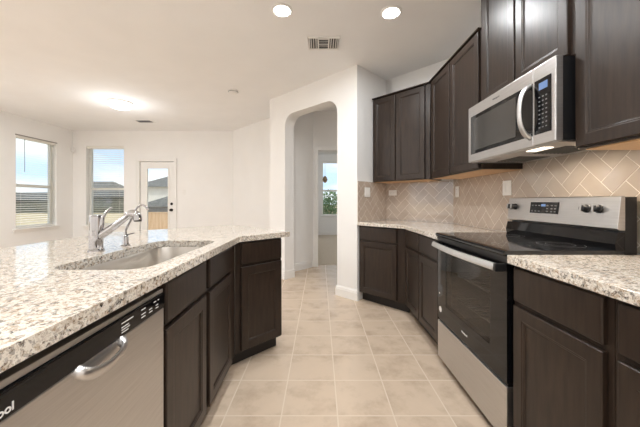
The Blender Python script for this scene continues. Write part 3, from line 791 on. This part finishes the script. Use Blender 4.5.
# ------------------------------------------------------------------ ceiling fixtures
def can_light(label, x, y, w=None):
    t = thing('recessed_light', label, 'ceiling light', (x, y, ZC), group='recessed ceiling lights')
    del t['group']
    n = 36; bm = lathe(bmesh.new(), [(.088, -.001), (.087, -.006), (.072, -.012), (.064, -.005), (.064, -.001)], seg=n)
    obj('trim_ring', bm, M['trim'], t, smooth=True)
    obj('lens', cyl(bmesh.new(), (0, 0, -.0015), .0625, -.006, seg=n), M['lens'], t)
    area('lamp', (0, 0, -.009), (0, 0, 0), .12, w or CAN_W, LAMP_COL, t)
can_light('round recessed ceiling light above the near floor aisle, left of the other', -.315, 2.354)
can_light('round recessed ceiling light in front of the upper cabinets', .595, 2.379)
can_light('recessed ceiling light added out of view above the viewer, left of the aisle', -.315, .75)  # this and the next three: unseen lamps added to light the kitchen
can_light('recessed ceiling light added out of view above the viewer, near the range side', .595, .75)
can_light('recessed ceiling light added out of view behind the viewer, left of the aisle', -.315, -.95)
can_light('recessed ceiling light added out of view behind the viewer, on the range side', .595, -.95)
can_light('added unseen fill light over the dining side, left of the peninsula end', -3.9, 2.2, FILL_W)  # this and the next three: unseen, added to bounce light off the hidden floor
can_light('added unseen fill light over the dining side near the left wall', -4.7, 3.3, FILL_W)
can_light('added unseen fill light over the living side near the double window', -4.5, -.9, FILL_W)
can_light('added unseen fill light over the living side behind the peninsula', -3.3, -1.2, FILL_W)
def dome(label, x, y, w, name='dome_light'):
    t = thing(name, label, 'ceiling light', (x, y, ZC))
    obj('base_ring', lathe(bmesh.new(), [(.165, -.001), (.165, -.018), (.15, -.022)]), M['trim'], t, smooth=True)
    obj('glass_dome', lathe(bmesh.new(), [(.150, -.020), (.165, -.035), (.160, -.060), (.135, -.085), (.09, -.103), (.04, -.112), (.005, -.113)]), M['bulb'], t, smooth=True)
    l = bpy.data.lights.new('lamp', 'POINT'); l.energy = w; l.color = LAMP_COL; l.shadow_soft_size = .12
    o = bpy.data.objects.new('lamp', l); C.objects.link(o); o.parent = t; o.location = (0, 0, -.36)
dome('frosted dome ceiling light over the dining area by the windows', -3.20, 4.55, DOME_W)
dome('frosted dome ceiling light added out of view over the left side behind the peninsula', -3.20, .6, DOME_W * 2)  # unseen dome, added for more light on the left side
dome('frosted dome ceiling light added unseen inside the far carpeted room', 1.6, 7.2, 26)  # unseen lamp, put in to brighten the dark far room
can_light('recessed ceiling light added unseen in the small hall behind the arch', .85, 4.45, .2)  # unseen lamp added in the hall, kept weak to leave it grey
def ceiling_vent(label, x, y, w, h, rz=0, style=0):
    t = thing('ceiling_vent', label, 'air vent', (x, y, ZC), rz)
    f_ = .022; bm = bmesh.new()
    for a in ((-w / 2, w / 2, -h / 2, -h / 2 + f_), (-w / 2, w / 2, h / 2 - f_, h / 2), (-w / 2, -w / 2 + f_, -h / 2 + f_, h / 2 - f_), (w / 2 - f_, w / 2, -h / 2 + f_, h / 2 - f_)): box(bm, a[0], a[1], a[2], a[3], -.012, -.0005)
    if style == 0:
        for x_ in (-w / 6, w / 6): box(bm, x_ - .006, x_ + .006, -h / 2 + f_, h / 2 - f_, -.012, -.0005)
    obj('frame', bm, M['trim'], t, bevel=.002)
    obj('duct_shade_sheet', B(-w / 2 + f_, w / 2 - f_, -h / 2 + f_, h / 2 - f_, -.002, -.0005), M['ventdark'], t)  # dark sheet in place of the shade inside the duct
    bm = bmesh.new()
    if style == 0:
        for sgn in (-1, 1):
            for i in range(4):
                x_ = sgn * (w / 6 + .022 + i * .024); box(bm, x_ - .0035, x_ + .0035, -h / 2 + f_, h / 2 - f_, -.012, -.003)
        for i in range(2): y_ = -h / 2 + f_ + .012 + i * .10; box(bm, -w / 6 + .006, w / 6 - .006, y_, y_ + .005, -.012, -.003)
        for i in range(5): y_ = -h / 2 + f_ + .03 + i * .03; box(bm, -w / 6 + .006, w / 6 - .006, y_, y_ + .0012, -.006, -.003)
    else:
        for i in range(6): y_ = -h / 2 + f_ + (h - 2 * f_) * (i + .5) / 6; box(bm, -w / 2 + f_, w / 2 - f_, y_ - .002, y_ + .002, -.010, -.003)
    obj('louvers', bm, M['trim'] if style == 0 else M['grey'], t)
ceiling_vent('white ceiling air vent nearest the arched opening, between the recessed lights', .035, 2.845, .315, .235)
ceiling_vent('small ceiling air vent near the back wall past the dome light', -3.47, 5.62, .33, .20, style=1)
t = thing('smoke_detector', 'round white smoke detector on the ceiling left of the arch', 'smoke detector', (-1.25, 4.09, ZC))
obj('housing', lathe(bmesh.new(), [(.07, -.001), (.07, -.012), (.06, -.03), (.03, -.038), (.004, -.038)]), M['white'], t, smooth=True)
obj('vent_ring', lathe(bmesh.new(), [(.068, -.013), (.071, -.016), (.066, -.019)]), M['grey'], t, smooth=True)

# ------------------------------------------------------------------ hanging lamp in the far room
t = thing('pendant_lamp', 'small hanging lamp on a thin chain seen through the hall doorway', 'pendant lamp', (.145, 8.2, ZC))
obj('canopy', cyl(bmesh.new(), (0, 0, -.02), .05, .019), M['trim'], t); obj('chain', cyl(bmesh.new(), (0, 0, -.86), .006, .84, seg=8), M['trim'], t)
obj('lamp_shade', lathe(bmesh.new(), [(.015, -.86), (.05, -.90), (.075, -.97), (.05, -1.03), (.01, -1.06)]), mat('bronze', (.30, .22, .14), .4, .4), t, smooth=True)

# ------------------------------------------------------------------ outdoors
struct('ground', B(-140, 60, 11.7, 160, -1.2, -1.0), M['grass'])
struct('ground_side', B(-140, LX - .15, -60, 11.7, -.75, -.55), M['grass'])
struct('patio', B(-9, 4, 6.56, 11.7, -1.0, -.05), M['concrete'])
fc = thing('wooden_fence', 'tan wooden fence beyond the patio, seen through the glass door', 'fence', (-9.0, 13.3, -1.0))
bm = bmesh.new()
for i in range(58): box(bm, i * .152, i * .152 + .146, 0, .02, .03, 1.60 + (i % 2) * .004)
obj('boards', bm, M['fencewood'], fc); [obj('rail', B(0, 8.8, .02, .06, z, z + .08), M['fencewood'], fc) for z in (.3, 1.3)]
obj('top_cap', B(-.01, 8.83, -.03, .06, 1.605, 1.64), M['fencewood'], fc)
def hip_house(label, x, y, w, dp, zb, wh, rh, rz=0, rm='shingle', wm='siding'):
    t = thing('neighbor_house', label, 'house', (x, y, zb), rz)
    obj('wall', B(-w / 2, w / 2, 0, dp, 0, wh), M[wm], t)
    bm = bmesh.new(); o = .5; k = min(dp / 2 + o, w / 2 - .5)
    v = [bm.verts.new(p) for p in ((-w / 2 - o, -o, wh), (w / 2 + o, -o, wh), (w / 2 + o, dp + o, wh), (-w / 2 - o, dp + o, wh), (-w / 2 - o + k, dp / 2, wh + rh), (w / 2 + o - k, dp / 2, wh + rh))]
    for f_ in ((0, 1, 2, 3), (0, 1, 5, 4), (2, 3, 4, 5), (1, 2, 5), (3, 0, 4)): bm.faces.new([v[i] for i in f_])
    obj('roof', bm, M[rm], t)
    for i in (.05, .35): obj('window', B(w * i - .6, w * i + .6, -.05, 0, .9, wh - .4), M['grey'], t)
    return t
# seen through the door
h1 = hip_house('two-storey house with grey shingle roof beyond the fence', -14.0, 31, 12, 8, -1.0, 3.7, 2.2)
h2 = thing('garage_wing', 'low grey-roofed wing of houses just behind the wooden fence', 'house', (-9.0, 25.0, -1.0))
obj('wall', B(-7, 4, 0, 3, 0, 1.68), M['grey'], h2)
bm = bmesh.new(); v = [bm.verts.new(p) for p in ((-7.3, -.3, 1.65), (4.3, -.3, 1.65), (4.3, 3.3, 1.65), (-7.3, 3.3, 1.65), (-3.6, 1.5, 3.1), (1.5, 1.5, 3.1))]
for f_ in ((0, 1, 2, 3), (0, 1, 5, 4), (2, 3, 4, 5), (1, 2, 5), (3, 0, 4)): bm.faces.new([v[i] for i in f_])
obj('roof', bm, M['shingle'], h2)
# seen through the two windows
hip_house('wide dark-roofed house on the field behind the back window', -46.5, 56, 14, 9, -1.0, 3.0, 3.3, wm='darkfence')
hip_house('low grey-roofed house far off behind the left window', -66, 62, 22, 10, -1.0, 2.3, 1.9, wm='darkfence')
hip_house('distant dark-roofed house at the left of the left window view', -75, 52, 18, 9, -1.0, 2.3, 1.7, wm='darkfence')
fd_ = thing('field_fence', 'long weathered fence across the field in front of the far houses', 'fence', (-90, 50, -1.0))
obj('boards', B(0, 62, 0, .05, 0, 1.75), M['darkfence'], fd_)
bm = bmesh.new()
for i in range(32): box(bm, i * 2, i * 2 + .1, -.06, 0, 0, 1.8)
obj('post_row', bm, M['darkfence'], fd_)
# shrub outside the bedroom window
def shrub(label, x, y, z, rx, h):
    t = thing('garden_shrub', label, 'shrub', (x, y, z)); bm = bmesh.new(); rnd = random.Random(3)
    for i in range(1500):
        a = rnd.uniform(0, 2 * PI); u = rnd.uniform(-1, 1); r = (rnd.random() ** .4)
        c = Vector((math.cos(a) * math.sqrt(1 - u * u) * rx * r, math.sin(a) * math.sqrt(1 - u * u) * rx * r, h / 2 + .1 + u * h / 2 * r))
        d1 = Vector((rnd.gauss(0, 1), rnd.gauss(0, 1), rnd.gauss(0, 1))).normalized(); d2 = d1.orthogonal().normalized()
        bm.faces.new([bm.verts.new(c + k) for k in (d1 * .06, d2 * .03, -d1 * .06, -d2 * .03)])
    obj('foliage', bm, M['leaf'], t); obj('trunk', cyl(bmesh.new(), (0, 0, 0), .04, h * .6, r2=.02), M['fencewood'], t)
shrub('green leafy shrub outside the far bedroom window', .35, 11.0, -.05, .75, 1.55)
